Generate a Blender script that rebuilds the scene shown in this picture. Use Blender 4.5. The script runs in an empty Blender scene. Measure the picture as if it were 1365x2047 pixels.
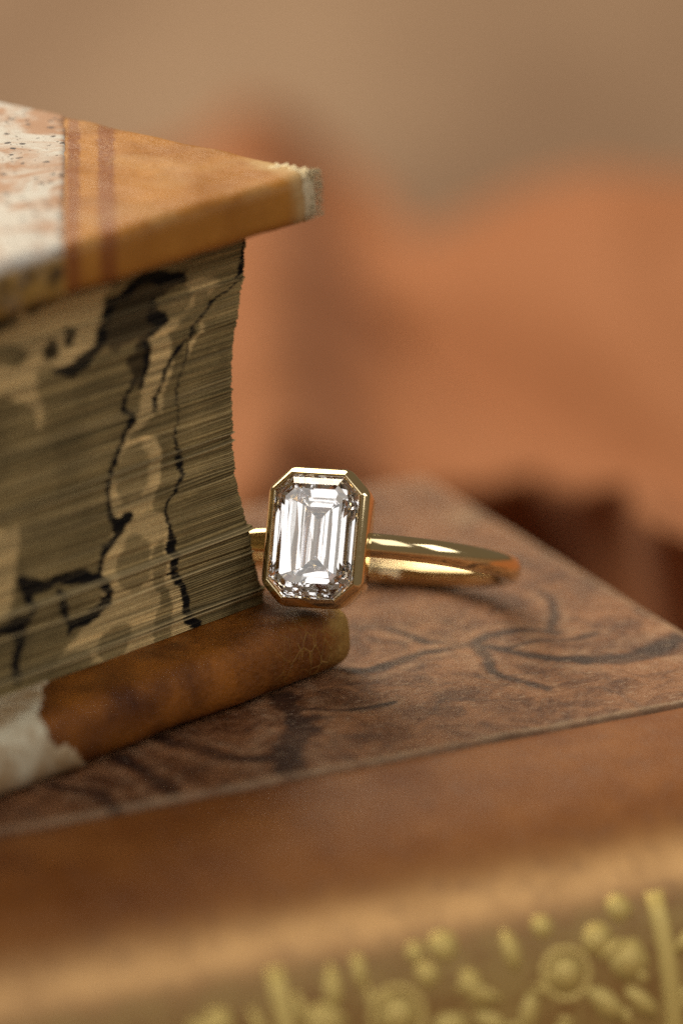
import bpy, bmesh, math, random
import numpy as np
from mathutils import Vector, Matrix, noise

MM = 0.001                      # everything below is written in millimetres
rad = math.radians
scene = bpy.context.scene
random.seed(7)
rng = np.random.default_rng(11)

# ------------------------------------------------------------------ camera
CAM_D, CAM_P, CAM_R = 442.97, 0.3138, -0.028
fwd = Vector((0, math.cos(CAM_P), -math.sin(CAM_P)))
rgt0 = Vector((1, 0, 0)); up0 = rgt0.cross(fwd)
rgt = rgt0 * math.cos(CAM_R) + up0 * math.sin(CAM_R)
up = up0 * math.cos(CAM_R) - rgt0 * math.sin(CAM_R)
cpos = Vector((0, 0, 8)) - fwd * CAM_D
cd = bpy.data.cameras.new('camera'); cam = bpy.data.objects.new('camera', cd)
scene.collection.objects.link(cam); scene.camera = cam
M = Matrix.Identity(4)
for i in range(3):
    M[i][0], M[i][1], M[i][2], M[i][3] = rgt[i], up[i], -fwd[i], cpos[i] * MM
cam.matrix_world = M
cd.sensor_fit = 'HORIZONTAL'; cd.sensor_width = 24.0
cd.lens = 12846.0 / 1365.0 * 24.0
cd.clip_start = 0.01; cd.clip_end = 20.0
cd.dof.use_dof = True; cd.dof.focus_distance = 0.4312
cd.dof.aperture_fstop = cd.lens / 18.0         # an 18 mm wide iris
cd.dof.aperture_blades = 9

# ------------------------------------------------------------------ world and lamps
w = bpy.data.worlds.new('World'); scene.world = w; w.use_nodes = True
bg = w.node_tree.nodes['Background']
bg.inputs[0].default_value = (1.0, 0.80, 0.55, 1); bg.inputs[1].default_value = 0.15
def area(name, loc, aim, size, power, col):
    l = bpy.data.lights.new(name, 'AREA'); l.shape = 'RECTANGLE'
    l.size, l.size_y = size[0] * MM, size[1] * MM; l.energy = power; l.color = col
    o = bpy.data.objects.new(name, l); scene.collection.objects.link(o)
    o.location = Vector(loc) * MM
    o.rotation_euler = (Vector(aim) - Vector(loc)).to_track_quat('-Z', 'Y').to_euler()
    return o
area('window_light', (-310, 420, 540), (0, 30, 0), (680, 680), 10.0, (1.0, 0.86, 0.64))
area('front_fill_light', (-390, -540, 440), (0, 0, 0), (480, 560), 1.15, (1.0, 0.975, 0.94))
area('front_fill_light', (230, -470, 620), (0, 0, 0), (330, 560), 0.92, (1.0, 0.975, 0.94))  # extra front panel, added to put more streaks into the diamond
area('front_fill_light', (620, -260, 420), (0, 0, 0), (300, 420), 1.15, (1.0, 0.975, 0.94))  # extra side panel, added to brighten the page edges and the stone

scene.view_settings.view_transform = 'Standard'
scene.view_settings.look = 'None'
scene.view_settings.exposure = 0.0
scene.view_settings.gamma = 1.0
cy = scene.cycles
cy.max_bounces = 24; cy.transmission_bounces = 20; cy.glossy_bounces = 12; cy.diffuse_bounces = 4
cy.transparent_max_bounces = 8
cy.caustics_reflective = False; cy.caustics_refractive = False
cy.sample_clamp_indirect = 6.0
cy.use_denoising = False

# ------------------------------------------------------------------ traced marbling and calf stains (mm on their own surfaces)
BLACK_LINES = [(1.0,[(-9.46,28.95), (-11.28,29.23), (-12.91,29.46), (-15.22,28.87), (-16.79,27.97), (-17.23,26.82), (-17.65,25.79), (-18.68,25.43), (-19.85,25.03), (-21.0,24.96)]), (0.8,[(-12.56,27.98), (-12.43,26.96), (-11.24,26.34), (-12.3,25.8), (-12.95,24.99), (-13.29,23.81), (-13.63,22.75)]), (0.55,[(-14.73,23.15), (-15.29,22.29), (-15.42,21.5), (-14.67,20.73), (-15.69,19.85), (-16.52,18.37), (-17.18,17.39), (-17.44,16.05), (-17.24,14.54), (-16.02,13.61), (-16.49,12.83), (-17.72,12.49), (-18.37,11.75), (-18.56,10.7)]), (1.15,[(-15.27,13.76), (-15.93,13.59), (-16.33,13.17)]), (1.0,[(-18.56,10.7), (-17.83,9.63), (-18.02,8.71), (-19.18,7.94), (-20.44,7.83), (-21.28,7.77), (-21.81,8.99), (-22.25,10.22)]), (1.0,[(-25.74,12.25), (-24.61,11.4), (-21.97,11.04), (-18.56,10.7)]), (1.2,[(-29.4,9.29), (-27.6,9.24), (-25.19,9.25), (-24.7,10.6), (-25.62,12.04)]), (1.3,[(-25.19,9.25), (-26.07,7.52), (-25.99,5.77)]), (0.33,[(-3.65,29.57), (-4.8,27.62), (-6.05,26.62), (-7.65,25.99), (-8.63,25.39), (-9.87,24.27), (-11.09,23.56), (-11.69,22.84), (-12.23,21.56), (-12.56,20.67)]), (0.22,[(-8.64,25.19), (-9.57,23.68), (-10.17,22.2), (-10.44,20.57), (-10.86,17.83)]), (0.42,[(-10.86,17.83), (-10.46,16.3), (-10.71,14.93), (-11.82,13.71), (-12.01,12.85), (-11.73,10.75)]), (0.85,[(-11.73,10.75), (-11.29,9.16), (-10.96,7.95), (-10.33,6.3), (-9.99,5.25), (-9.44,4.75), (-9.66,4.24)]), (0.5,[(-3.13,30.49), (-3.88,28.93), (-4.3,28.16)])]
DARK_POLYS = [[(-8.92,29.21), (-12.91,29.46), (-15.22,28.87), (-16.79,27.97), (-17.23,26.82), (-16.82,25.74), (-15.69,25.3), (-14.65,25.56), (-13.33,25.87), (-12.44,26.76), (-12.56,27.98), (-10.37,28.51)],[(-12.81,26.84), (-11.42,26.39), (-12.3,25.8), (-12.95,24.99), (-13.29,23.81), (-13.63,22.75), (-14.73,23.15), (-14.98,24.62), (-13.82,25.37)]]
TAN_POLYS = [[(-34.77,35.87), (-17.25,30.58), (-16.73,29.11), (-17.4,27.91), (-17.94,26.34), (-19.36,25.59), (-20.98,25.36), (-23.0,25.78), (-23.18,24.2), (-22.94,22.11), (-23.41,21.82), (-24.12,23.58), (-26.67,24.7), (-35.34,27.13), (-35.24,28.6), (-26.55,26.62), (-24.42,26.18), (-24.7,27.59), (-35.13,30.38)],[(-6.12,28.06), (-7.62,26.67), (-9.58,26.44), (-10.19,25.62), (-11.02,24.95), (-11.28,23.6), (-11.89,22.75), (-12.32,21.58), (-12.57,20.5), (-13.96,20.01), (-15.34,19.49), (-15.94,18.67), (-15.71,19.65), (-14.49,20.55), (-13.61,21.34), (-13.21,23.51), (-12.71,25.07), (-12.01,25.87), (-11.04,26.43), (-10.65,27.72), (-8.48,28.59)],[(-16.3,13.75), (-13.21,13.48), (-12.11,12.67), (-11.83,10.67), (-11.35,8.79), (-10.43,6.08), (-9.94,3.46), (-21.33,5.18), (-21.27,6.31), (-18.43,8.92), (-18.3,11.32), (-17.3,12.45)],[(-35.88,18.96), (-27.2,15.87), (-26.01,16.08), (-25.88,13.72), (-26.5,11.73), (-27.53,10.33), (-36.36,11.69)],[(-17.34,16.09), (-16.64,17.81), (-15.74,18.97), (-14.2,18.93), (-13.05,18.37), (-12.46,17.08), (-12.61,15.97), (-13.24,14.7), (-13.95,13.67), (-16.01,13.85), (-17.09,14.65)]]
GREY_SPOTS = [(-15.11,10.34,1.7,2.0), (-15.11,16.74,1.7,2.2), (-10.42,27.49,1.6,1.3), (-12.76,9.16,0.7,2.4), (-12.72,5.28,0.9,2.6), (-17.21,5.45,1.6,1.1), (-20.96,5.08,1.6,1.0), (-7.86,26.73,0.8,0.9)]
DARK_SPOTS = [(-22.06,30.34,2.1,1.0), (-26.13,29.94,1.6,1.1), (-20.18,27.37,0.7,0.8), (-21.74,26.42,0.7,0.7), (-18.54,30.61,0.6,0.5), (-27.99,32.36,1.5,1), (-29.5,29.39,1.2,0.9)]
PALE_LINES = [(0.3,[(-16.25,18.23), (-15.76,18.63), (-14.2,18.93), (-13.05,18.37), (-12.46,17.08), (-12.61,15.97), (-13.24,14.7), (-13.38,13.87)]), (0.3,[(-11.2,23.21), (-11.64,22.1), (-12.09,20.66)]), (0.28,[(-7.69,25.14), (-8.93,24.22), (-9.68,23.36)])]
CALF_LINES = [(0.9,[(-4.08,-9.66), (-2.07,-10.09), (0.33,-9.34), (2.81,-8.37), (4.76,-8.04), (6.1,-9.88), (7.35,-11.89), (8.92,-14.08), (11.01,-15.73)]), (1.5,[(11.01,-15.73), (13.57,-16.47), (16.1,-15.54), (18.93,-14.28), (22.17,-12.24)]), (0.8,[(2.81,-8.37), (4.76,-8.04), (7.14,-6.87), (8.97,-6.82), (10.71,-7.44), (11.79,-9.02)]), (0.5,[(6.1,-9.88), (9.43,-9.97), (12.01,-10.71), (14.19,-10.38)]), (1.5,[(-10.03,-11.16), (-10.21,-13.0), (-10.77,-15.97), (-11.91,-18.67), (-13.63,-20.9), (-15.83,-24.75)]), (1.1,[(-20.16,-15.02), (-19.79,-16.56), (-18.6,-18.98), (-17.7,-21.22), (-15.7,-21.81), (-13.63,-20.9)]), (1.1,[(-24.87,-16.77), (-24.81,-18.96), (-24.63,-22.39), (-24.5,-24.68)]), (0.7,[(-10.94,-13.95), (-10.8,-15.72), (-10.53,-17.67), (-9.69,-17.58)]), (0.5,[(0.47,0.08), (1.6,-2.39), (2.79,-5.49), (4.76,-8.04)]), (0.45,[(-10.77,-15.97), (-7.69,-16.46), (-4.43,-16.6)]), (0.7,[(4.76,-8.04), (4.89,-14.38), (6.08,-18.76)]), (0.5,[(14.87,-0.66), (14.37,-4.74), (11.83,-8.2)]), (0.7,[(13.8,11.51), (14.66,8.41), (16.69,5.3)]), (0.8,[(-30.5,-20.05), (-28.95,-23.03), (-29.08,-26.61)])]
FORE_PROFILE = [(-3.13,30.42), (-3.3,29.84), (-3.75,27.52), (-4.44,24.9), (-5.09,22.27), (-5.32,19.54), (-5.35,16.74), (-5.22,14.25), (-4.69,12.0), (-4.14,10.26), (-3.94,9.15), (-3.45,7.06), (-2.76,4.91), (-2.99,4.01)]
ORN = [('r', -5.0, 21.25, 1.9), ('r', -17.0, 21.75, 2.1), ('d', -14.5, 19.5, 0.85), ('l', -11.5, 21.0, 1.4), ('d', -13.0, 18.0, 1.0), ('d', -2.5, 19.5, 1.1), ('d', -0.5, 17.75, 0.9), ('d', -0.5, 21.25, 1.4), ('d', -6.0, 18.0, 0.8), ('d', -15.0, 18.0, 0.7), ('l', -2.5, 23.75, 1.5), ('l', -21.0, 19.25, 1.3), ('l', -8.5, 19.0, 1.2), ('l', -19.0, 18.5, 1.0), ('l', 0.0, 24.0, 1.3), ('l', -8.0, 23.25, 1.3), ('d', -22.0, 21.25, 1.3), ('d', -13.5, 23.25, 1.2), ('l', -10.5, 23.5, 1.3), ('d', -29.0, 20.0, 1.1), ('l', -30.0, 20.25, 1.2)]

# ------------------------------------------------------------------ helpers
def link(o, parent=None):
    scene.collection.objects.link(o)
    if parent is not None: o.parent = parent
    return o
def tag(o, label=None, cat=None, group=None, kind=None):
    if label: o['label'] = label
    if cat: o['category'] = cat
    if group: o['group'] = group
    if kind: o['kind'] = kind
    return o
def empty(name, loc, rz=0.0):
    o = bpy.data.objects.new(name, None); link(o)
    o.location = Vector(loc) * MM; o.rotation_euler = (0, 0, rz)
    o.empty_display_size = 0.005
    return o
def mesh_np(name, V, F, mat, parent=None, smooth=True, sharp=None, attrs=None):
    me = bpy.data.meshes.new(name)
    V = np.asarray(V, dtype=np.float64) * MM
    me.from_pydata(V.tolist(), [], [tuple(int(i) for i in f) for f in F])
    me.update()
    bm = bmesh.new(); bm.from_mesh(me)
    bmesh.ops.recalc_face_normals(bm, faces=bm.faces); bm.to_mesh(me); bm.free()
    if smooth:
        me.polygons.foreach_set('use_smooth', [True] * len(me.polygons))
        if sharp: me.set_sharp_from_angle(angle=rad(sharp))
    for k, a in (attrs or {}).items():
        a = np.asarray(a, dtype=np.float32)
        if a.ndim == 1:
            at = me.attributes.new(k, 'FLOAT', 'POINT'); at.data.foreach_set('value', a)
        else:
            at = me.attributes.new(k, 'FLOAT_COLOR', 'POINT'); at.data.foreach_set('color', a.ravel())
    me.materials.append(mat)
    return link(bpy.data.objects.new(name, me), parent)
def grid_faces(nr, nc, off=0, wrap=False):
    F = []
    for r in range(nr - 1):
        for c in range(nc if wrap else nc - 1):
            c2 = (c + 1) % nc
            F.append((off + r * nc + c, off + r * nc + c2, off + (r + 1) * nc + c2, off + (r + 1) * nc + c))
    return F

# numpy value noise, used for shapes and for the marbling
_perm = rng.permutation(512)
def vnoise(x, y, seed=0):
    x = np.asarray(x, float); y = np.asarray(y, float)
    xi = np.floor(x).astype(int); yi = np.floor(y).astype(int)
    fx = x - xi; fy = y - yi; fx = fx * fx * (3 - 2 * fx); fy = fy * fy * (3 - 2 * fy)
    def hsh(a, b):
        return _perm[(_perm[(a + seed * 37) % 512] + b) % 512] / 255.5 - 1.0
    return ((hsh(xi, yi) * (1 - fx) + hsh(xi + 1, yi) * fx) * (1 - fy)
            + (hsh(xi, yi + 1) * (1 - fx) + hsh(xi + 1, yi + 1) * fx) * fy)
def fbm(x, y, octv=4, seed=0):
    s = 0; a = 1.0
    for i in range(octv):
        s = s + a * vnoise(x * 2 ** i, y * 2 ** i, seed + i * 5); a *= 0.5
    return s
def smooth01(a, b, x):
    t = np.clip((x - a) / (b - a), 0, 1); return t * t * (3 - 2 * t)
def catmull(pts, n=6):
    P = [np.array(p, float) for p in pts]; P = [2 * P[0] - P[1]] + P + [2 * P[-1] - P[-2]]
    out = []
    for i in range(1, len(P) - 2):
        for k in range(n):
            t = k / n
            out.append(0.5 * ((2 * P[i]) + (P[i + 1] - P[i - 1]) * t + (2 * P[i - 1] - 5 * P[i] + 4 * P[i + 1] - P[i + 2]) * t * t
                              + (3 * P[i] - P[i - 1] - 3 * P[i + 1] + P[i + 2]) * t ** 3))
    out.append(P[-2]); return np.array(out)
def dist_poly(x, y, pts):
    d = np.full(np.shape(x), 1e9)
    for (ax, ay), (bx, by) in zip(pts[:-1], pts[1:]):
        vx, vy = bx - ax, by - ay; L = vx * vx + vy * vy + 1e-12
        t = np.clip(((x - ax) * vx + (y - ay) * vy) / L, 0, 1)
        d = np.minimum(d, np.hypot(x - ax - t * vx, y - ay - t * vy))
    return d
def inside(x, y, pts):
    r = np.zeros(np.shape(x), bool); n = len(pts)
    for i in range(n):
        ax, ay = pts[i]; bx, by = pts[(i + 1) % n]
        c = (ay > y) != (by > y)
        r ^= c & (x < (bx - ax) * (y - ay) / ((by - ay) + 1e-12) + ax)
    return r
def signed(x, y, pts):
    d = dist_poly(x, y, list(pts) + [pts[0]]); return np.where(inside(x, y, pts), -d, d)

# ------------------------------------------------------------------ node materials
class N:
    """small wrapper for building a node material"""
    def __init__(s, name):
        s.m = bpy.data.materials.new(name); s.m.use_nodes = True
        s.t = s.m.node_tree; s.n = s.t.nodes; s.l = s.t.links
        s.b = s.n['Principled BSDF']; s.out = s.n['Material Output']
    def new(s, t, **kw):
        n = s.n.new(t)
        for k, v in kw.items(): setattr(n, k, v)
        return n
    def put(s, sock, v):
        if isinstance(v, bpy.types.NodeSocket): s.l.new(v, sock)
        elif isinstance(v, (tuple, list)) and len(v) == 3 and sock.type == 'RGBA': sock.default_value = (*v, 1)
        else: sock.default_value = v
    def coord(s, scale=(1, 1, 1)):
        g = s.new('ShaderNodeTexCoord'); m = s.new('ShaderNodeMapping')
        s.l.new(g.outputs['Object'], m.inputs[0]); m.inputs['Scale'].default_value = [k * 1000 for k in scale]  # mm
        return m.outputs[0]
    def noise(s, vec, scale, detail=4, rough=.55, dist=0.0):
        n = s.new('ShaderNodeTexNoise'); s.l.new(vec, n.inputs['Vector'])
        n.inputs['Scale'].default_value = scale; n.inputs['Detail'].default_value = detail
        n.inputs['Roughness'].default_value = rough; n.inputs['Distortion'].default_value = dist
        return n.outputs['Fac']
    def voro(s, vec, scale, feature='F1', rnd=1.0):
        n = s.new('ShaderNodeTexVoronoi', feature=feature); s.l.new(vec, n.inputs['Vector'])
        n.inputs['Scale'].default_value = scale; n.inputs['Randomness'].default_value = rnd
        return n.outputs['Distance']
    def ramp(s, v, stops):
        n = s.new('ShaderNodeValToRGB'); s.l.new(v, n.inputs[0]); e = n.color_ramp.elements
        while len(e) < len(stops): e.new(0.5)
        for el, (p, c) in zip(e, stops):
            el.position = p; el.color = (*c, 1) if isinstance(c, tuple) else (c, c, c, 1)
        return n.outputs[0]
    def mix(s, f, a, b, mode='MIX'):
        n = s.new('ShaderNodeMix', data_type='RGBA', blend_type=mode)
        s.put(n.inputs[0], f); s.put(n.inputs[6], a); s.put(n.inputs[7], b)
        return n.outputs[2]
    def math(s, op, a, b=0.0, clamp=False):
        n = s.new('ShaderNodeMath', operation=op, use_clamp=clamp); s.put(n.inputs[0], a); s.put(n.inputs[1], b)
        return n.outputs[0]
    def attr(s, name, out='Fac'):
        n = s.new('ShaderNodeAttribute', attribute_name=name); return n.outputs[out]
    def bump(s, h, dist, strength=1.0, prev=None):
        n = s.new('ShaderNodeBump'); s.put(n.inputs['Height'], h)
        n.inputs['Distance'].default_value = dist * MM; n.inputs['Strength'].default_value = strength
        if prev is not None: s.l.new(prev, n.inputs['Normal'])
        s.l.new(n.outputs[0], s.b.inputs['Normal']); return n.outputs[0]
    def base(s, c, rough=.5, spec=.5):
        s.put(s.b.inputs['Base Color'], c); s.put(s.b.inputs['Roughness'], rough)
        s.put(s.b.inputs['Specular IOR Level'], spec); return s.m

def mat_leather(name, light, dark, worn, grain=2.2, rough=.42, wear=True, tool=False, bumps=.05):
    k = N(name); c = k.coord()
    col = k.mix(k.ramp(k.noise(c, .22, 5), [(.3, 0.), (.7, 1.)]), dark, light)
    col = k.mix(k.ramp(k.noise(c, 1.6, 6, .7), [(.45, 0.), (.8, .55)]), col, dark)
    if tool:                                             # dyed fillets along the paper edge
        t = k.attr('tool'); t = k.math('MULTIPLY', t, k.ramp(k.noise(c, 2.5, 5, .8), [(.25, .25), (.6, 1.)]))
        col = k.mix(t, col, (.20, .055, .012))
    vor = k.voro(c, grain, 'F1'); fine = k.noise(c, grain * 3, 6, .7)
    crack = k.ramp(k.voro(k.coord((1, 1, .45)), 1.5, 'DISTANCE_TO_EDGE'), [(.0, 1.), (.07, 0.)])
    if wear:
        wr = k.attr('wear')
        wn = k.math('MULTIPLY', wr, k.ramp(k.noise(c, .9, 6, .75), [(.3, .35), (.62, 1.)]))
        cw = k.math('MULTIPLY', crack, k.math('MULTIPLY', k.attr('crackle'), k.ramp(k.noise(c, .8, 4), [(.35, 0.), (.6, 1.)])))
        col = k.mix(wn, col, worn); col = k.mix(k.math('MULTIPLY', cw, .75), col, worn)
        h = k.math('ADD', k.math('MULTIPLY', vor, .6), k.math('ADD', fine, k.math('MULTIPLY', cw, .6)))
        rg = k.math('ADD', k.math('MULTIPLY', wn, .35), k.ramp(k.noise(c, .7, 4), [(.3, rough - .08), (.7, rough + .14)]))
    else:
        h = k.math('ADD', k.math('MULTIPLY', vor, .6), fine); rg = k.ramp(k.noise(c, .7, 4), [(.3, rough - .08), (.7, rough + .14)])
    k.bump(h, bumps, .9)
    return k.base(col, rg, .32)

def mat_paper_side():
    k = N('sprinkled_side_paper'); c = k.coord()
    col = k.mix(k.ramp(k.noise(c, .16, 6, .65, .6), [(.46, 0.), (.58, 1.)]), (.52, .50, .47), (.36, .20, .12))
    col = k.mix(k.ramp(k.noise(c, .5, 5, .7), [(.55, 0.), (.7, .6)]), col, (.50, .48, .45))
    v1 = k.math('ADD', k.voro(c, .95, 'F1'), k.math('MULTIPLY', k.noise(c, 2.2, 3), .55))
    v2 = k.math('ADD', k.voro(c, 2.1, 'F1'), k.math('MULTIPLY', k.noise(c, 1.2, 3), .75))
    col = k.mix(k.ramp(v1, [(.46, 1.), (.50, 0.)]), col, (.045, .035, .04))
    col = k.mix(k.ramp(v2, [(.50, 1.), (.54, 0.)]), col, (.09, .06, .05))
    och = k.mix(k.ramp(k.noise(c, .55, 5, .6), [(.50, 0.), (.60, 1.)]), (.34, .20, .045), (.05, .028, .01))     # rubbed, sprinkled edge
    col = k.mix(k.math('MULTIPLY', k.attr('edge'), k.ramp(k.noise(c, .6, 4), [(.2, .6), (.5, 1.)])), col, och)
    k.bump(k.noise(c, 4, 6, .7), .03, .8)
    return k.base(col, .55, .35)

def mat_scuffed_paper():
    k = N('scuffed_side_paper'); c = k.coord()
    col = k.mix(k.ramp(k.noise(c, .35, 6, .65, .5), [(.42, 0.), (.6, 1.)]), (.66, .60, .44), (.40, .27, .14))
    k.bump(k.noise(c, 3, 6, .7), .05, .8)
    return k.base(col, .65, .3)

def mat_pulp():
    k = N('frayed_pulpboard'); c = k.coord()
    col = k.mix(k.noise(c, 3.2, 6, .75), (.60, .46, .25), (.92, .82, .60))
    k.bump(k.noise(c, 6, 6, .8), .12, 1.0)
    return k.base(col, .9, .1)

def mat_leaves():
    k = N('marbled_leaf_edges'); c = k.coord()
    col = k.attr('marble', 'Color')
    st = k.noise(k.coord((.14, .14, 5.5)), 1.0, 5, .65)       # streaks along each leaf
    col = k.mix(1.0, col, k.ramp(st, [(.25, .55), (.75, 1.25)]), 'MULTIPLY')
    col = k.mix(1.0, col, k.ramp(k.noise(c, 6, 5, .8), [(.3, .72), (.7, 1.22)]), 'MULTIPLY')
    col = k.mix(k.math('MULTIPLY', k.attr('fray'), .7), col, (.66, .52, .28))
    k.bump(k.noise(k.coord((.8, .8, 5)), 2.0, 6, .8), .05, 1.0)
    return k.base(col, .85, .15)

def mat_calf():
    k = N('tree_calf_leather'); c = k.coord()
    wp = k.noise(c, .35, 5, .6)
    col = k.mix(k.ramp(k.noise(c, .30, 7, .68, .8), [(.40, 0.), (.58, 1.)]), (.105, .034, .010), (.27, .115, .046))
    col = k.mix(k.ramp(k.noise(c, 1.3, 7, .72), [(.5, 0.), (.75, .55)]), col, (.34, .18, .095))
    vein = k.ramp(k.voro(c, .16, 'DISTANCE_TO_EDGE'), [(0., .55), (.06, 0.)])
    col = k.mix(k.math('MULTIPLY', vein, k.ramp(wp, [(.4, 0.), (.6, 1.)])), col, (.06, .028, .018))
    st = k.attr('stain')
    stn = k.math('MULTIPLY', st, k.ramp(k.noise(c, 1.2, 5, .7), [(.2, .75), (.5, 1.)]))
    col = k.mix(stn, col, (.034, .012, .007))
    col = k.mix(k.math('MULTIPLY', k.attr('halo'), k.ramp(k.noise(c, .7, 5, .7), [(.4, 0.), (.62, .75)])), col, (.37, .21, .115))
    rub_shine = k.math('MULTIPLY', k.attr('rub_shine'), k.ramp(k.noise(c, .9, 5, .75), [(.3, .3), (.62, 1.)]))
    col = k.mix(rub_shine, col, (.36, .24, .14))  # worn edges, and the painted corner glint
    fl = k.ramp(k.noise(k.coord((.6, 1.6, 1)), 1.9, 6, .75), [(.58, 0.), (.66, 1.)])
    col = k.mix(k.math('MULTIPLY', fl, .7), col, (.44, .31, .21))
    h = k.math('ADD', k.noise(c, 2.4, 7, .75), k.math('MULTIPLY', k.voro(c, 1.4, 'F1'), .5))
    k.bump(h, .2, .9)
    return k.base(col, k.ramp(k.noise(c, .8, 4), [(.3, .38), (.7, .55)]), .38)

def mat_spine():
    k = N('rubbed_highlit_spine_leather'); c = k.coord()
    col = k.mix(k.ramp(k.noise(c, .18, 6, .6), [(.3, 0.), (.7, 1.)]), (.17, .052, .010), (.27, .098, .022))
    col = k.mix(k.math('MULTIPLY', k.attr('rub_shine'), k.ramp(k.noise(c, .35, 5, .6), [(.2, .6), (.6, 1.)])), col, (.90, .53, .21))  # rubbed shoulder, its highlight painted into the colour
    col = k.mix(k.ramp(k.noise(c, .75, 6, .7), [(.52, 0.), (.75, .5)]), col, (.20, .10, .058))
    col = k.mix(k.math('MULTIPLY', k.attr('gilded'), k.ramp(k.noise(c, .5, 5, .6), [(.3, .3), (.6, 1.)])), col, (.42, .27, .085))
    k.bump(k.noise(c, 2.2, 6, .7), .06, .8)
    return k.base(col, .45, .3)

def mat_metal(name, col, rough, noise_amt=.0, metallic=1.0):
    k = N(name); c = k.coord(); k.b.inputs['Metallic'].default_value = metallic
    if noise_amt:
        k.bump(k.noise(k.coord((1, 1, 1)), 9, 4, .7), .004, noise_amt)
    return k.base(col, k.ramp(k.noise(c, 3, 5, .7), [(.3, rough * .7), (.7, rough * 1.4)]), .5)

def mat_diamond():
    k = N('diamond'); k.n.remove(k.b)
    g = k.new('ShaderNodeBsdfGlass'); g.inputs['IOR'].default_value = 2.42; g.inputs['Roughness'].default_value = 0.0
    g.inputs['Color'].default_value = (.995, .995, 1, 1)
    k.l.new(g.outputs[0], k.out.inputs['Surface']); return k.m

def mat_cloth():
    k = N('terracotta_cloth'); c = k.coord()
    col = k.mix(k.noise(c, .02, 4), (.24, .082, .025), (.295, .115, .045))
    k.bump(k.noise(c, 1.5, 4), .15, .6)
    k.b.inputs['Sheen Weight'].default_value = .04; k.b.inputs['Sheen Roughness'].default_value = .5
    return k.base(col, .8, .2)

def mat_table():
    k = N('sandy_stone_table'); c = k.coord((1, .35, 1))
    col = k.mix(k.ramp(k.noise(c, .018, 5, .6), [(.35, 0.), (.65, 1.)]), (.15, .088, .052), (.25, .165, .107))
    k.bump(k.noise(c, .3, 6, .7), .5, .7)
    return k.base(col, .7, .3)


# ------------------------------------------------------------------ the setting: table top
TZ = -38.0
def slab_grid(name, xs, ys, zf, thick, mat, parent=None, attrs=None):
    X, Y = np.meshgrid(xs, ys); Z = zf(X, Y)
    nr, nc = X.shape
    V = np.stack([X, Y, Z], -1).reshape(-1, 3); Vb = V.copy(); Vb[:, 2] -= thick
    F = grid_faces(nr, nc) + [f[::-1] for f in grid_faces(nr, nc, nr * nc)]
    n = nr * nc
    loop = [c for c in range(nc)] + [r * nc + nc - 1 for r in range(1, nr)] + [(nr - 1) * nc + c for c in range(nc - 2, -1, -1)] + [r * nc for r in range(nr - 2, 0, -1)]
    for i in range(len(loop)):
        a, b = loop[i], loop[(i + 1) % len(loop)]; F.append((a, a + n, b + n, b))
    return mesh_np(name, np.concatenate([V, Vb]), F, mat, parent)
tb = slab_grid('table', np.linspace(-900, 900, 60), np.linspace(-400, 1700, 70),
               lambda X, Y: TZ + 0.25 * fbm(X / 60, Y / 60, 3, 3) * smooth01(120, 260, Y), 25, mat_table())
tag(tb, kind='structure')

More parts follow.
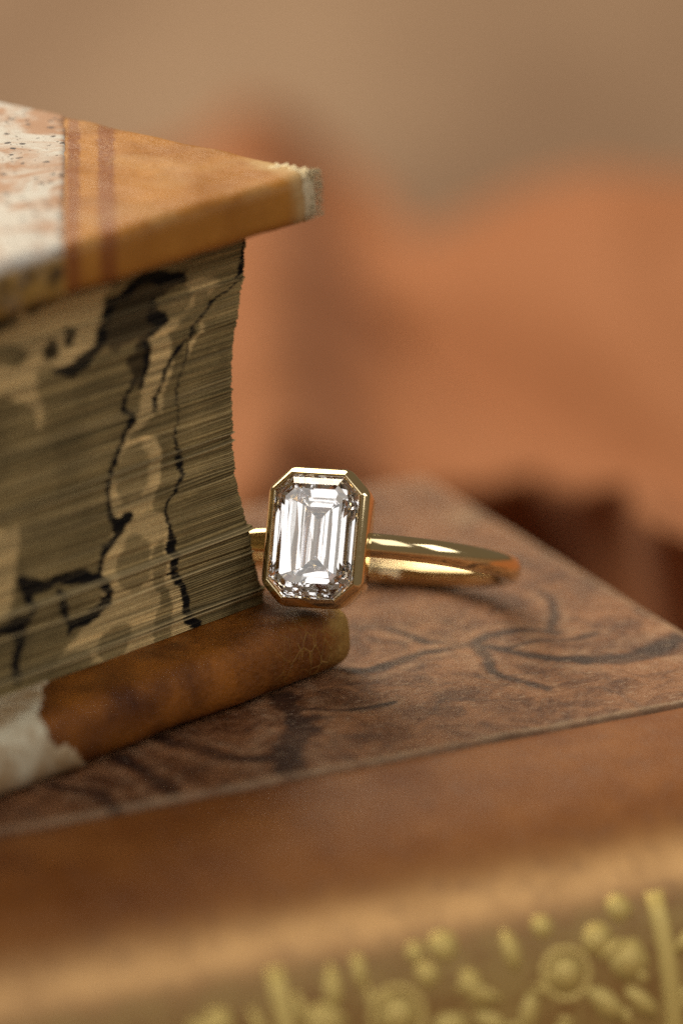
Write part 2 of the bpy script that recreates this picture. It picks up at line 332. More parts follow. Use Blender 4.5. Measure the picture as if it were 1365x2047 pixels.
# ------------------------------------------------------------------ terracotta cloth heaped behind the books
FAR = [(-70, 120), (-58, 180), (-40, 197), (-28, 188), (-22, 184), (-16.1, 187.1), (-12.3, 193.5), (-8.4, 199.1), (-4.9, 206), (-1.5, 208), (4.8, 198),
       (10.5, 180), (13.5, 176), (20.4, 169), (32.9, 161), (60, 164), (100, 150), (120, 90), (100, 20), (60, -5), (37, -6),
       (30, 8), (28, 20), (27, 30), (25, 48), (21, 66), (15.4, 87), (8, 91), (1.5, 88), (-1.6, 84), (-4.0, 74), (-8.1, 60), (-20, 54), (-45, 54), (-70, 75)]
def cloth():
    xs = np.arange(-100, 150.1, 1.1); ys = np.arange(-30, 246.1, 1.1)
    X, Y = np.meshgrid(xs, ys)
    sd = signed(X + 2.5 * vnoise(X / 14, Y / 14, 2), Y + 2.5 * vnoise(X / 14, Y / 14, 9), FAR)
    body = 1 - smooth01(-2.0, 4.5, sd)
    hgt = np.full(X.shape, 23.0)
    xc = np.interp(Y, [70, 78, 107, 156, 198, 225], [-5, -4.9, -5.5, -5.8, -8.2, -9])      # sharp ridge running away from the camera
    d = X - xc
    amp = smooth01(60, 80, Y)
    fold = 2.0 * np.exp(-(d / 8.0) ** 2) - 7.5 * smooth01(-2, 11, d) * (1 - .95 * smooth01(15, 32, d))
    hgt += amp * fold - 1.5 * smooth01(130, 190, Y)
    dg = dist_poly(X, Y, [(7, 155), (10.6, 140.6), (19.6, 106.1), (27.8, 75.3), (36, 45)])  # long slanting valley
    side = (X - np.interp(Y, [45, 75.3, 106.1, 140.6, 155], [36, 27.8, 19.6, 10.6, 7]))
    hgt += -4.2 * np.exp(-(dg / 3.6) ** 2) + 2.2 * smooth01(-2, 7, side)
    hgt += 1.6 * fbm(X / 26, Y / 34, 3, 5) + .4 * fbm(X / 6, Y / 9, 2, 8)
    hem = 1.4 * np.exp(-((sd + 3.2) / 1.8) ** 2)
    Z = TZ + .8 + body * (hgt + hem) + (1 - body) * (.25 * fbm(X / 9, Y / 9, 2, 1) + .3)
    # the near edge of the heap overhangs the hollow beside the book
    under = smooth01(-3.2, 2.5, sd) * smooth01(110, 80, Y) * smooth01(-2, 6, X)
    Y = Y + 17 * under; X = X + 5 * under
    keep = sd < 14 + 6 * vnoise(X / 20, Y / 20, 4)
    nr, nc = X.shape; V = np.stack([X, Y, Z], -1).reshape(-1, 3)
    F = [f for f in grid_faces(nr, nc) if keep.ravel()[list(f)].all()]
    used = np.unique(np.array(F)); mp = -np.ones(nr * nc, int); mp[used] = np.arange(len(used))
    o = mesh_np('draped_cloth', V[used], [tuple(mp[list(f)]) for f in F], mat_cloth())
    m = o.modifiers.new('thickness', 'SOLIDIFY'); m.thickness = .5 * MM; m.offset = 0
    tag(o, 'terracotta cloth heaped in soft folds behind the book stack', 'cloth')
    return o
cloth()

# ------------------------------------------------------------------ lower book: tree calf, gilt spine towards the camera
LB_YAW = 0.4304
X_END, Y_JOINT, Y_FORE, LENGTH = 19.55, -26.05, 27.5, 165.0
LBZ = TZ + .45
low = empty('calf_bound_book', (0, 0, LBZ), LB_YAW)
tag(low, 'brown mottled tree-calf book with gilt spine lying flat under the ring', 'book')
zt = -LBZ                                         # the cover's top in the book's own frame (world z = 0)
calf = mat_calf(); spine_m = mat_spine()
gilt = mat_metal('worn_gilding', (.74, .56, .18), .5, metallic=.25)
def axis_pts(lo, hi, fine_lo, fine_hi, fine, coarse):
    a = list(np.arange(lo, fine_lo, coarse)) + list(np.arange(fine_lo, fine_hi, fine)) + list(np.arange(fine_hi, hi, coarse)) + [hi]
    return np.unique(np.round(a, 4))
def rounded_slab(xs, ys, zs, r):
    """closed box grid with every edge rounded to radius r; returns verts, faces"""
    lo = np.array([xs[0], ys[0], zs[0]]); hi = np.array([xs[-1], ys[-1], zs[-1]])
    V = []; F = []; idx = {}
    def vid(p):
        key = (round(p[0], 4), round(p[1], 4), round(p[2], 4))
        if key not in idx: idx[key] = len(V); V.append(p)
        return idx[key]
    def face(us, vs, fn):
        ids = [[vid(fn(u, v)) for u in us] for v in vs]
        for j in range(len(vs) - 1):
            for i in range(len(us) - 1): F.append((ids[j][i], ids[j][i + 1], ids[j + 1][i + 1], ids[j + 1][i]))
    face(xs, ys, lambda u, v: (u, v, zs[-1])); face(xs, ys, lambda u, v: (u, v, zs[0]))
    face(xs, zs, lambda u, v: (u, ys[0], v)); face(xs, zs, lambda u, v: (u, ys[-1], v))
    face(ys, zs, lambda u, v: (xs[0], u, v)); face(ys, zs, lambda u, v: (xs[-1], u, v))
    P = np.array(V, float)
    rr = np.minimum(r, (hi - lo) / 2 - 1e-4)
    Q = np.clip(P, lo + rr, hi - rr); D = (P - Q) / rr
    L = np.linalg.norm(D, axis=1, keepdims=True); L[L == 0] = 1
    # map the square section on to the round one
    D = D / L * np.minimum(1, np.max(np.abs(D), axis=1, keepdims=True))
    return Q + D * rr, F, D
def edge_axis(lo, hi, r, fine_lo, fine_hi, fine, coarse):
    """axis with extra rows inside the rounded margins"""
    m = r * (1 - np.cos(np.linspace(0, math.pi / 2, 6)))
    a = np.concatenate([lo + m, axis_pts(lo + r, hi - r, max(fine_lo, lo + r), min(fine_hi, hi - r), fine, coarse), hi - m])
    return np.unique(np.round(a, 4))
def stain_field(x, y):
    wx = x + .8 * fbm(x / 5, y / 5, 2, 21); wy = y + .8 * fbm(x / 5, y / 5, 2, 25)
    s = np.zeros(x.shape); halo = np.zeros(x.shape)
    for wd, pts in CALF_LINES + CALF_MORE:
        d = dist_poly(wx, wy, catmull(pts, 4))
        halo[:] = np.maximum(halo, smooth01(wd * .8, wd * 1.2, d) * (1 - smooth01(wd * 1.3, wd * 2.4, d)))
        s = np.maximum(s, (1 - smooth01(wd * .35, wd * .95, d + .20 * wd * fbm(x / .9, y / .9, 4, 31))) * (.9 + .2 * fbm(x / 2.4, y / 2.4, 2, 37)))
    return np.clip(s, 0, 1), halo * (1 - s)
# random further branches outside the traced region
CALF_MORE = []
for i in range(16):
    x0, y0 = rng.uniform(-140, -48), rng.uniform(-22, 25); a0 = rng.uniform(0, 6.28); p = [(x0, y0)]
    for k_ in range(6):
        a0 += rng.uniform(-.6, .6); p.append((p[-1][0] + 5 * math.cos(a0), p[-1][1] + 3 * math.sin(a0)))
    CALF_MORE.append((rng.uniform(.5, 1.3), p))
T_BOARD = 3.0
def calf_board(name, ztop, detailed):
    fx = .28 if detailed else 4
    xs = edge_axis(X_END - LENGTH, X_END, .35, -46 if detailed else X_END, X_END, fx, 3)
    ys = edge_axis(Y_JOINT, Y_FORE, .35, Y_JOINT if detailed else Y_FORE, Y_FORE, fx, 3)
    zs = np.array([ztop - T_BOARD, ztop - T_BOARD + .3, ztop - T_BOARD / 2, ztop - .3, ztop])
    V, F, Dn = rounded_slab(xs, ys, zs, .35)
    if detailed: V[:, 2] += np.where(Dn[:, 2] > .5, .06 * fbm(V[:, 0] / 5, V[:, 1] / 5, 3, 6) - .03 + .0, 0)
    x, y = V[:, 0], V[:, 1]
    st, halo = stain_field(x, y) if detailed else (np.zeros(len(V)), np.zeros(len(V)))
    edge = np.minimum(X_END - x, Y_FORE - y)
    rub_shine = .8 * (1 - smooth01(.2, .9, edge))
    rub_shine = np.maximum(rub_shine, .9 * np.exp(-((x - X_END + 2.0) ** 2 + (y - 17) ** 2) / 2.2))       # glint of the back light painted in near the far corner
    rub_shine = np.maximum(rub_shine, .75 * (1 - smooth01(.12, .5, np.abs(y - Y_JOINT - .2) + .15 * fbm(x / 2, y, 3, 3))))
    return mesh_np(name, V, F, calf, low, attrs={'stain': st * (edge > .6), 'rub_shine': rub_shine, 'halo': halo})
calf_board('front_board', zt, True)
calf_board('back_board', T_BOARD + .001, False)
# spine: shoulder, then the rounded back
def spine_profile():
    """(y, z) from the joint outwards and down, in the book's frame"""
    H = zt; pts = [(Y_JOINT - .05, H - 1.2), (Y_JOINT - .10, H - .50), (Y_JOINT - .35, H - .30), (Y_JOINT - 1.4, H - .24)]
    top = catmull([(Y_JOINT - 1.4, H - .24), (Y_JOINT - 6, H - .8), (Y_JOINT - 10.5, H - 2.2), (Y_JOINT - 14, H - 4.6),
                   (Y_JOINT - 16.6, H - 8.5), (Y_JOINT - 18.0, H - 13.5), (Y_JOINT - 18.4, H / 2)], 7)
    top = [tuple(p) for p in top]
    half = pts[:-1] + top
    return half + [(y, H - z) for y, z in half[-2::-1]]
SP = spine_profile()
def spine_at(i): return SP[i]
sx = np.unique(np.round(np.concatenate([np.arange(X_END - LENGTH, -60, 4), np.arange(-60, X_END, .6), [X_END]]), 3))
V = []; rub_shine = []
for x in sx:
    for j, (y, z) in enumerate(SP):
        V.append((x, y, z + .05 * noise.noise((x * .3, y * .5, 3))))
V = np.array(V)
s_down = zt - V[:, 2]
shoulder_shine = np.exp(-((s_down - 5.3) / 1.5) ** 2)  # band of highlight along the shoulder, painted over the rubbed leather
F = grid_faces(len(sx), len(SP))
n0 = len(V); 
spine = mesh_np('spine', V, F, spine_m, low, attrs={'rub_shine': np.clip(shoulder_shine, 0, 1), 'gilded': smooth01(5.6, 7.5, s_down)})
m = spine.modifiers.new('thickness', 'SOLIDIFY'); m.thickness = .9 * MM; m.offset = -1
# gilt tooling stamped on the spine: pairs of fillets and a scroll of rosettes, dots and leaves
L_arc = np.concatenate([[0], np.cumsum([math.dist(SP[i], SP[i + 1]) for i in range(len(SP) - 1)])])
def on_spine(x, s, lift=.06):
    y = np.interp(s, L_arc, [p[0] for p in SP]); z = np.interp(s, L_arc, [p[1] for p in SP])
    e = .2; dy = np.interp(s + e, L_arc, [p[0] for p in SP]) - np.interp(s - e, L_arc, [p[0] for p in SP])
    dz = np.interp(s + e, L_arc, [p[1] for p in SP]) - np.interp(s - e, L_arc, [p[1] for p in SP])
    n = np.array([dz, -dy]); n = n / (np.linalg.norm(n) + 1e-9)
    if n[0] > 0: n = -n
    return np.array([x, y + n[0] * lift, z + n[1] * lift])
def gilt_patch(name, pts2, parent):
    """fan patch from an outline of (x, s) points, slightly domed and proud of the leather"""
    c = np.mean(pts2, axis=0); V = [on_spine(c[0], c[1], .08)] + [on_spine(*p, .05) for p in pts2] + [on_spine(*p, -.1) for p in pts2]
    n = len(pts2); F = [(0, 1 + i, 1 + (i + 1) % n) for i in range(n)] + [(1 + i, 1 + n + i, 1 + n + (i + 1) % n, 1 + (i + 1) % n) for i in range(n)]
    return mesh_np(name, V, F, gilt, parent)
def gilt_ring(name, x, s, r, wd, parent):
    V = []; nseg = 20
    for i in range(nseg):
        a = 2 * math.pi * i / nseg
        for rr, lf in ((r - wd, -.05), (r - wd * .6, .1), (r - wd * .3, .1), (r, -.05)):
            V.append(on_spine(x + rr * math.cos(a), s + rr * math.sin(a), lf))
    F = []
    for i in range(nseg):
        for k_ in range(3):
            a = i * 4 + k_; b = ((i + 1) % nseg) * 4 + k_; F.append((a, a + 1, b + 1, b))
    return mesh_np(name, V, F, gilt, parent)
def blob(x, s, rx, rs, rot=0, n=12, ns=.12):
    o = []
    for i in range(n):
        a = 2 * math.pi * i / n; q = 1 + ns * rng.uniform(-1, 1); u, v_ = rx * q * math.cos(a), rs * q * math.sin(a)
        o.append((x + u * math.cos(rot) - v_ * math.sin(rot), s + u * math.sin(rot) + v_ * math.cos(rot)))
    return o
def gilt_strip(name, x, s0, s1, wd, parent):
    V = []; ss = np.linspace(s0, s1, 16)
    for s in ss:
        for u, lf in ((-wd / 2, -.1), (-wd / 2, .07), (-wd / 4, .1), (wd / 4, .1), (wd / 2, .07), (wd / 2, -.1)):
            V.append(on_spine(x + u, s, lf))
    F = grid_faces(len(ss), 6) + [(0, 1, 2, 3, 4, 5), tuple(len(V) - 6 + i for i in range(6))]
    return mesh_np(name, V, F, gilt, parent)
S_END = L_arc[-1] - 17.3
for xb, wd in ((-24.6, 1.25), (2.2, 1.25), (-52, 1.25), (-79, 1.25), (-106, 1.25)):       # upright gilt fillets across the back
    gilt_strip('gilt_fillet', xb, 17.9, S_END, wd, spine)
for k_, x, s, r in ORN:
    s += .7
    if k_ == 'r':
        rosette = gilt_ring('gilt_rosette', x, s, r, .55, spine)
        gilt_patch('rosette_centre', blob(x, s, r * .62, r * .62, 0, 14, .08), rosette)
    elif k_ == 'd': gilt_patch('gilt_dot', blob(x, s, r, r, 0, 12, .1), spine)
    else: gilt_patch('gilt_leaf', blob(x, s, r * 1.15, r * .5, rng.uniform(.3, 2.2), 12, .15), spine)
for i in range(150):                                  # flecks of the scrollwork between the larger tools
    x, s = rng.uniform(-52, 18), rng.uniform(20.5, 31)
    gilt_patch('gilt_fleck', blob(x, s, rng.uniform(.5, 1.3), rng.uniform(.25, .5), rng.uniform(0, 3.1), 8, .2), spine)
# the lower book's own leaves, recessed behind the boards
def leaf_stack(name, xs0, xs1, y0, y1, z0, z1, n, mat, parent):
    V = []; F = []
    for i in range(n):
        za, zb = z0 + (z1 - z0) * i / n, z0 + (z1 - z0) * (i + .86) / n; e = rng.uniform(-.06, .06, 3)
        b = len(V)
        for z in (za, zb):
            V += [(xs0 + e[0], y0, z), (xs1 + e[1], y0, z), (xs1 + e[1], y1 + e[2], z), (xs0 + e[0], y1 + e[2], z)]
        F += [(b, b + 1, b + 5, b + 4), (b + 1, b + 2, b + 6, b + 5), (b + 2, b + 3, b + 7, b + 6), (b + 3, b, b + 4, b + 7), (b + 4, b + 5, b + 6, b + 7), (b, b + 3, b + 2, b + 1)]
    return mesh_np(name, V, F, mat, parent, smooth=False)
kp = N('aged_leaf_edges'); cpn = kp.coord((.2, .2, 6))
leaf_plain = kp.base(kp.mix(kp.noise(cpn, 1.0, 5), (.22, .15, .07), (.46, .36, .20)), .85, .1)
lt = leaf_stack('text_block', X_END - LENGTH + 3, X_END - 2.6, Y_JOINT - 10, Y_FORE - 3.2, T_BOARD + .02, zt - T_BOARD - .02, 120, leaf_plain, low)
tag(lt, kind='stuff')

# ------------------------------------------------------------------ upper book: half leather, sprinkled paper, marbled edges
UB_YAW = 0.8134
book = empty('half_leather_book', (-.06, -10.0, .12), UB_YAW)
tag(book, 'small antique half-leather book with marbled page edges and pale sprinkled paper sides', 'book')
BW, BH = 84.0, 128.0
TB0, TB1, LB1 = 31.7, 35.2, 4.45                  # top board z range, lower board top
TOPS = -.79                                      # the block is slightly cocked
leather_top = mat_leather('honey_leather', (.44, .19, .030), (.29, .11, .014), (.5, .38, .19), grain=2.6, rough=.40, tool=True, bumps=.035)
leather_low = mat_leather('saddle_leather', (.40, .135, .017), (.085, .022, .003), (.46, .28, .07), grain=2.8, rough=.30, bumps=.11)
paper_m, scuff_m, pulp_m = mat_paper_side(), mat_scuffed_paper(), mat_pulp()
def board(name, x1, z0, z1, r, y0):
    """returns the rounded grid of one cover board: x to the fore-edge (x1), y away from the head edge"""
    xs = edge_axis(x1 - BW, x1, r, x1 - 40, x1, .24, 4)
    ys = edge_axis(y0, BH, r, y0, 34, .24, 4)
    zs = np.unique(np.round(np.concatenate([z0 + r * (1 - np.cos(np.linspace(0, math.pi / 2, 6))), np.linspace(z0 + r, z1 - r, 3), z1 - r * (1 - np.cos(np.linspace(0, math.pi / 2, 6)))]), 4))
    return rounded_slab(xs, ys, zs, r)
def subset(V, F, keep):
    F = [f for f in F if keep[list(f)].all()]
    used = np.unique(np.array(F)); mp = -np.ones(len(V), int); mp[used] = np.arange(len(used))
    return used, [tuple(mp[list(f)]) for f in F]
def cover(name, x1, y0, z0, z1, r, tip, leather, paper, seam, rag, top):
    V, F, Dn = board(name, x1, z0, z1, r, y0)
    # edges of old boards are never straight
    V = V + Dn * (.10 * fbm(V[:, 0] / 4 + 50, V[:, 1] / 4 + V[:, 2] / 4, 3, 12 if top else 17))[:, None]
    # blunted corner, rounded in plan
    cr = 1.5 if top else 1.0
    px_, py_ = np.maximum(V[:, 0] - x1 + cr, 0) / cr, np.maximum(y0 + cr - V[:, 1], 0) / cr
    hyp = np.hypot(px_, py_); sc = np.where(hyp > 1e-6, np.maximum(px_, py_) / np.maximum(hyp, 1e-6), 1.0)
    V[:, 0] = np.where(px_ > 0, x1 - cr + px_ * sc * cr, V[:, 0]); V[:, 1] = np.where(py_ > 0, y0 + cr - py_ * sc * cr, V[:, 1])
    x, y, z = V[:, 0] - x1, V[:, 1] - y0, V[:, 2]
    q = y - x                                                 # 0 at the tip of the corner, 24 at the paper seam
    tipd = 1.35 * np.hypot(x / 1.7, y / 3.6) + .20 * fbm(x * .9, y * .9 + z * .8, 3, 41)
    core = V - Dn * .16
    if top:                                                   # torn corner: ragged pulp shows
        near = smooth01(2.4, 1.2, tipd)
        core = core + Dn * (near * (.16 + .22 * fbm(x * 2.6, y * 2.6 + z * 2.1, 3, 44)))[:, None]
    b = mesh_np(name, core, F, pulp_m, book)
    qs = q + (0 if top else .9 * (LB1 - z)) + rag * fbm(x / 2.0, (y + z) / 2.0, 3, 52)
    # leather corner piece
    lim = seam + (.5 if top else 2.5)
    used, LF = subset(V, F, (q < lim) & ((tipd > tip - .35) if tip else (q > -99)))
    sink = .55 * smooth01(tip + .06, tip - .12, tipd[used]) if tip else np.zeros(len(used))     # torn leather dives under the exposed board
    Lv = V[used] - Dn[used] * sink[:, None]; lx, ly, lz = x[used], y[used], z[used]; lq = q[used]
    tool = np.zeros(len(used))
    for c0, wd in ((seam - .9, 1.15), (seam - 4.0, 1.5)):
        tool = np.maximum(tool, 1 - smooth01(wd * .42, wd * .62, np.abs(lq - c0) + .12 * fbm(lx, ly, 3, 61)))
    updn = Dn[used][:, 2]
    if top:
        wear = .8 * (1 - smooth01(.2, 1.6, tipd[used] - tip)) + .25 * (1 - smooth01(.0, .5, np.abs(updn - .75))) * smooth01(.3, 1., fbm(lx / 3, ly / 3, 2, 63) + .5)
        crk = 0 * lx
    else:
        wear = 1.05 * (1 - smooth01(1.2, 4.2, lq + .9 * fbm(lx * .8, ly * .8 + lz * .8, 3, 66)))
        crk = 1 - smooth01(3, 11, lq)
    mesh_np('leather_corner', Lv, LF, leather, b, attrs={'tool': tool if top else tool * 0, 'wear': np.clip(wear, 0, 1), 'crackle': np.clip(crk, 0, 1)})
    # paper side, pasted over the leather's edge and turned in
    used, PF = subset(V, F, qs > seam - .7)
    pp = mesh_np('paper_side', V[used] + Dn[used] * (.14 - .45 * smooth01(seam + .05, seam - .22, qs[used]))[:, None], PF, paper, b, attrs={'edge': smooth01(.75, .25, Dn[used][:, 2]) * (1.0 if top else 0.0)})
    s_ = pp.modifiers.new('thickness', 'SOLIDIFY'); s_.thickness = .14 * MM; s_.offset = -1
    return b
up_b = cover('upper_board', TOPS, 0.0, TB0, TB1, 1.0, 1.35, leather_top, paper_m, 24.2, .10, True)
lo_b = cover('lower_board', 1.1, -.6, 0.0, LB1, 1.7, 0, leather_low, scuff_m, 30.6, .9, False)
# fuzz of paper fibres standing out of the torn corner
def fuzz():
    V = []; F = []
    for i in range(900):
        q = abs(rng.normal(0, .9)); t = rng.uniform(-.5, .5); zz = rng.uniform(TB0 + .3, TB1 - .05)
        side = rng.uniform()
        if side < .45:  p = np.array([TOPS - q - .02, .02, zz]); nrm = np.array([0.25, -1, 0])
        elif side < .8: p = np.array([TOPS - .02, q + .02, zz]); nrm = np.array([1, -.25, 0])
        else: p = np.array([TOPS - q - .2, q * rng.uniform() + .2, TB1 - .02]); nrm = np.array([.3, -.3, .8])
        d = nrm + rng.normal(0, .7, 3); d /= np.linalg.norm(d); L = rng.uniform(.12, .42); wd = .018
        sv = np.cross(d, rng.normal(0, 1, 3)); sv /= np.linalg.norm(sv); tv = np.cross(d, sv); p = p - d * .22
        m_ = p + d * L * .6 + rng.normal(0, .04, 3); e = m_ + (d + rng.normal(0, .5, 3)) * L * .4
        b = len(V)
        for c0, w0 in ((p, wd), (m_, wd * .8)):
            for k_ in range(3):
                a = 2.094 * k_; V.append(c0 + w0 * (sv * math.cos(a) + tv * math.sin(a)))
        V.append(e)
        for k_ in range(3):
            k2 = (k_ + 1) % 3; F.append((b + k_, b + k2, b + 3 + k2, b + 3 + k_)); F.append((b + 3 + k_, b + 3 + k2, b + 6))
    o = mesh_np('paper_fibres', V, F, pulp_m, up_b); tag(o, kind='stuff')
fuzz()
# leather spine at the back of the book
def ub_spine():
    prof = catmull([(-BW + 2.0 , TB1 + .25), (-BW - 3, TB1 - .6), (-BW - 6.5, 27), (-BW - 7.5, 17.5), (-BW - 6.5, 8), (-BW - 3, .9), (-BW + 2.0, .12)], 5)
    ys = np.linspace(0, BH, 30); V = [(p[0], y, p[1]) for y in ys for p in prof]
    o = mesh_np('spine', V, grid_faces(len(ys), len(prof)), leather_top, book)
    s_ = o.modifiers.new('thickness', 'SOLIDIFY'); s_.thickness = .8 * MM; s_.offset = -1
    # inset so that the shell never shares a plane with the boards
ub_spine()

# leaves of the upper book: every leaf is real, their marbled edge is printed colour
def text_block():
    z0, z1 = LB1 + .02, TB0 - .02
    HEAD = 4.6
    n = 205
    fz = [p[1] for p in FORE_PROFILE][::-1]; fxp = [p[0] for p in FORE_PROFILE][::-1]
    u = np.concatenate([np.arange(-BW + 4, -34, 1.2), np.arange(-34, -3.2, .13)]) + 3.0   # distance along the head edge, relative to the fore-edge line
    u = u - u[-1]
    back = np.arange(1.0, BH - 9, 3.5)
    # leaf pitch varies: gatherings
    pitch = rng.uniform(.6, 1.4, n); pitch[rng.choice(n, 16, False)] *= 1.9; zz = np.concatenate([[0], np.cumsum(pitch)]); zz = z0 + zz / zz[-1] * (z1 - z0)
    proud = rng.normal(0, .03, n); out = rng.normal(0, .018, n)
    run = 0
    for i in range(n):                                     # gatherings step in and out together
        if rng.uniform() < .09: run = rng.normal(0, .11)
        proud[i] += run; out[i] += run * .45
    def band(zc, amt, wdt=.22): 
        k_ = np.argmin(abs((zz[:-1] + zz[1:]) / 2 - zc)); proud[k_] -= amt; out[k_] += amt * .5; return k_
    light = [band(16.6, .22), band(10.4, .34), band(10.2, .3), band(5.6, .3), band(5.3, .2), band(17.2, .15), band(8.3, .15)]
    rows = []; uu = []; vv = []; fr = []
    for i in range(n):
        za, zb = zz[i], zz[i + 1]; th = zb - za
        for f, ins in ((.04, .07), (.3, .0), (.72, .0), (.96, .07)):
            zc = za + th * f
            xf = np.interp(zc, fz, fxp) + out[i] - ins * .35
            xh = xf + u
            wz = .16 * vnoise(xh / 9 + .3 * i, np.full_like(xh, i * .06), 71) * np.minimum(1, np.minimum(zc - z0, z1 - zc) / 1.5)   # leaves wave a little
            wy = .05 * vnoise(xh / 2.5, np.full_like(xh, i * .37), 73)
            cr = smooth01(-.5, 0, u) * .12                                           # rubbed corner
            hy = HEAD + proud[i] + ins + wy + cr
            head = np.stack([xh, hy, zc + wz], -1)
            fore = np.stack([np.full_like(back, xf) + .03 * rng.normal(size=len(back)), HEAD + back, np.full_like(back, zc)], -1)
            rows.append(np.concatenate([head, fore]))
            uu.append(np.concatenate([xh, np.full_like(back, xf) + back * .3])); vv.append(np.full(len(u) + len(back), zc))
            e = .9 if i in light else (.35 if rng.uniform() < .16 else 0)
            fr.append(np.full(len(u) + len(back), e * (1 if ins == 0 else .3)))
    R = np.array(rows); U = np.array(uu); Vz = np.array(vv); FR = np.array(fr)
    nc = R.shape[1]
    # ---- marbled pattern in (u, z) of the head face, with the small slips leaves have made since it was printed
    slip = np.repeat(rng.normal(0, .05, n) + .18 * np.sin(np.arange(n) * .21), 4)[:, None]
    px = U + slip + .35 * fbm(U / 2.2, Vz / 2.2, 3, 81); pz = Vz + .35 * fbm(U / 2.2 + 40, Vz / 2.2, 3, 85)
    grey = np.array([.34, .25, .108]); tan = np.array([.82, .60, .28]); dark = np.array([.085, .06, .028]); black = np.array([.010, .008, .008])
    C = np.ones(px.shape + (3,)) * grey * (1 + .22 * fbm(U / 3, Vz / 3, 4, 88))[..., None]
    tone = np.repeat(np.clip(1 + rng.normal(0, .22, n), .55, 1.6), 4)[:, None, None]
    def lay(mask, col, k=1.0):
        nonlocal C
        m_ = np.clip(mask * k, 0, 1)[..., None]; C = C * (1 - m_) + col * m_
    for P in TAN_POLYS: lay(1 - smooth01(-.15, .2, signed(px, pz, catmull(list(P) + [P[0]], 3))), tan)
    # unseen part of the edge: loose cells of the same marbling
    far = smooth01(-32, -36, U); cells = fbm(px / 5, pz / 5, 3, 95)
    lay(far * smooth01(.05, .15, cells), tan); lay(far * (1 - smooth01(.05, .12, np.abs(cells + .15))), black)
    for sx_, sz_, rx, rz in GREY_SPOTS: lay(1 - smooth01(.9, 1.08, np.hypot((px - sx_) / rx, (pz - sz_) / rz)), grey * .95, .8)
    for P in DARK_POLYS: lay(1 - smooth01(-.15, .2, signed(px, pz, catmull(list(P) + [P[0]], 3))), dark)
    for wd, P in PALE_LINES: lay(1 - smooth01(wd * .5, wd, dist_poly(px, pz, catmull(P, 4))), tan * 1.1, .85)
    for sx_, sz_, rx, rz in DARK_SPOTS: lay(1 - smooth01(.7, 1.15, np.hypot((px - sx_) / rx, (pz - sz_) / rz)), dark * .8)
    for wd, P in BLACK_LINES:
        d = dist_poly(px, pz, catmull(P, 4)); wv = wd * (.42 + .18 * fbm(U / 1.3, Vz / 1.3, 2, 99))
        lay(1 - smooth01(wv * .75, wv * 1.1, d), black)
    groove = np.tile([.45, 1.08, 1.08, .45], n)[:, None, None]           # darker between the leaves
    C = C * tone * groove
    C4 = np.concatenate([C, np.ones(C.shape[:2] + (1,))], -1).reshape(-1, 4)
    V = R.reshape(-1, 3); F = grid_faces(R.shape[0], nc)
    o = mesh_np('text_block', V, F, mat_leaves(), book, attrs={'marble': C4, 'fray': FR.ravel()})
    tag(o, 'olive-brown marbled page edges with black and tan veins', kind='stuff')
text_block()

# ------------------------------------------------------------------ the ring
PSI, TILT, ROLL = rad(18.06), rad(24.4), rad(-.79)
RC = Vector((1.72, -.80, 4.86)); HN, RM = 12.74, 9.85
nv = Vector((-math.sin(PSI) * math.cos(TILT), -math.cos(PSI) * math.cos(TILT), math.sin(TILT)))
kv = (Vector((0, 0, 1)) - nv * nv.z).normalized(); wv = kv.cross(nv)
kv, wv = kv * math.cos(ROLL) + wv * math.sin(ROLL), wv * math.cos(ROLL) - kv * math.sin(ROLL)
ring = bpy.data.objects.new('engagement_ring', None); link(ring); ring.empty_display_size = .005
Rm = Matrix.Identity(4)
for i in range(3):
    Rm[i][0], Rm[i][1], Rm[i][2], Rm[i][3] = wv[i], kv[i], nv[i], RC[i] * MM
ring.matrix_world = Rm                                  # local x: across the stone, y: ring axis, z: out of the stone
tag(ring, 'yellow gold ring with bezel-set emerald-cut diamond propped on the book corner', 'ring')
gold = mat_metal('polished_gold', (.88, .72, .43), .10, .3)
# shank
a0 = math.asin(2.5 / RM); V = []; na, nt = 160, 28
for i in range(na + 1):
    a = a0 + (2 * math.pi - 2 * a0) * i / na
    for j in range(nt):
        t = 2 * math.pi * j / nt
        rr = RM + .78 * math.copysign(abs(math.cos(t)) ** .9, math.cos(t)); yy = .84 * math.copysign(abs(math.sin(t)) ** .9, math.sin(t))
        V.append((rr * math.sin(a), yy, rr * math.cos(a)))
F = grid_faces(na + 1, nt, 0, True) + [tuple(range(nt)), tuple(na * nt + i for i in range(nt))]
mesh_np('shank', V, F, gold, ring, sharp=50)
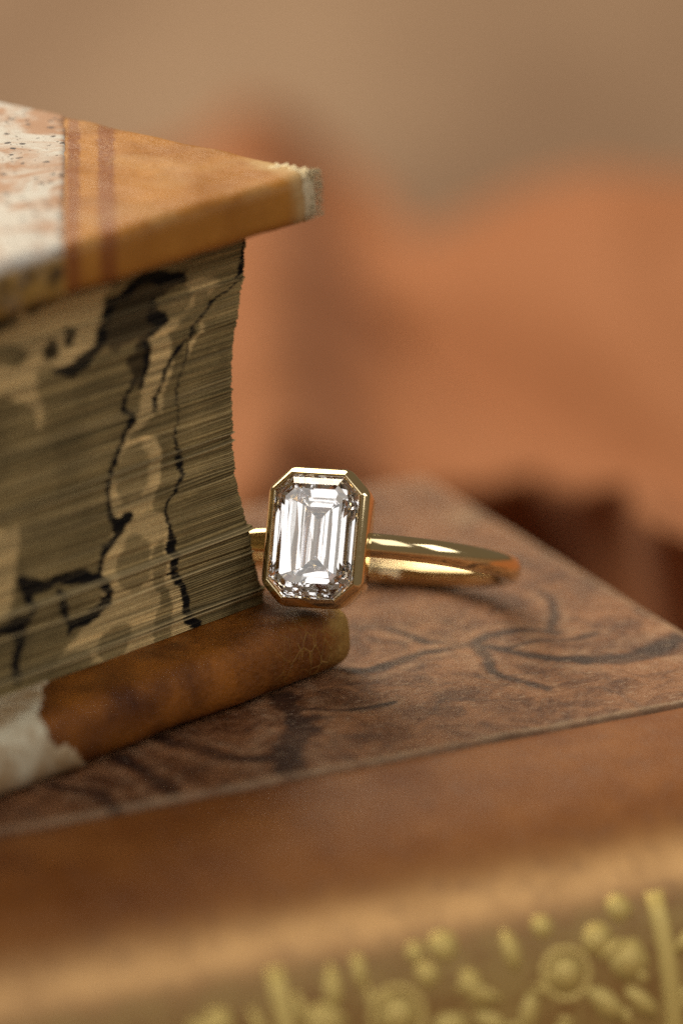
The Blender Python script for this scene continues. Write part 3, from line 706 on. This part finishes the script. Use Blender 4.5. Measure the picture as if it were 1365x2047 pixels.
# stone outline: half width A, half height Bh, cut corners; inset() moves every side in by d
A, Bh, CUT = 2.96, 4.14, 1.16
def octagon(d):
    a, b = A - d, Bh - d; s = (A + Bh - CUT) - d * math.sqrt(2)       # |x|+|y| <= s
    s = min(s, a + b)
    xa, yb = max(s - b, 0), max(s - a, 0)
    return [(a, -yb), (a, yb), (xa, b), (-xa, b), (-a, yb), (-a, -yb), (-xa, -b), (xa, -b)]
def rounded_oct(e, r, seg=4):
    P = [Vector(p) for p in octagon(-e)]; out = []
    for i in range(8):
        p0, p, p1 = P[i - 1], P[i], P[(i + 1) % 8]; u, v_ = (p0 - p).normalized(), (p1 - p).normalized()
        for k_ in range(seg + 1):
            t = k_ / seg; q = p + u * r * (1 - t) ** 2 + v_ * r * t ** 2; out.append((q.x, q.y))
    return out
prof = [(.015, -.07, .02), (.015, .10, .02), (.05, .16, .03), (.12, .18, .03), (.18, .15, .05), (.43, -.10, .22), (.52, -.22, .34), (.585, -.34, .42), (.60, -.56, .46),
        (.42, -1.8, .42), (.18, -3.1, .34), (.10, -3.32, .34), (-.05, -3.42, .30), (-.25, -3.40, .25), (-.33, -3.25, .25), (-.2, -1.7, .18), (-.08, -.75, .06), (-.05, -.25, .03)]
V = []
for e, z, r in prof: V += [(x, y, HN + z) for x, y in rounded_oct(e, r)]
nc = len(V) // len(prof)
F = grid_faces(len(prof), nc, 0, True) + [((len(prof) - 1) * nc + c, (len(prof) - 1) * nc + (c + 1) % nc, (c + 1) % nc, c) for c in range(nc)]
mesh_np('bezel', V, F, gold, ring, sharp=28)
# emerald cut: stepped crown, girdle, stepped pavilion down to a keel
lev = [(.95, .80), (.62, .65), (.28, .38), (.0, .06), (.0, -.06), (.48, -.70), (.96, -1.28), (1.48, -1.84), (2.05, -2.36)]
V = []
for d, z in lev: V += [(x, y, HN + z) for x, y in octagon(d)]
F = [tuple(range(8))] + grid_faces(len(lev), 8, 0, True)
last = (len(lev) - 1) * 8; keel = Bh - A
V += [(0, keel, HN - 2.98), (0, -keel, HN - 2.98)]; kt, kb = len(V) - 2, len(V) - 1
F += [(last + 0, last + 1, kt, kb), (last + 1, last + 2, kt), (last + 2, last + 3, kt), (last + 3, last + 4, kt), (last + 4, last + 5, kb, kt), (last + 5, last + 6, kb), (last + 6, last + 7, kb), (last + 7, last + 0, kb)]
V = [(x + (rng.uniform(-.012, .012) if z < HN - .5 else 0), y + (rng.uniform(-.012, .012) if z < HN - .5 else 0), z) for x, y, z in V]   # hand-cut facets are never perfect
dia = mesh_np('diamond', V, F, mat_diamond(), ring, smooth=False)
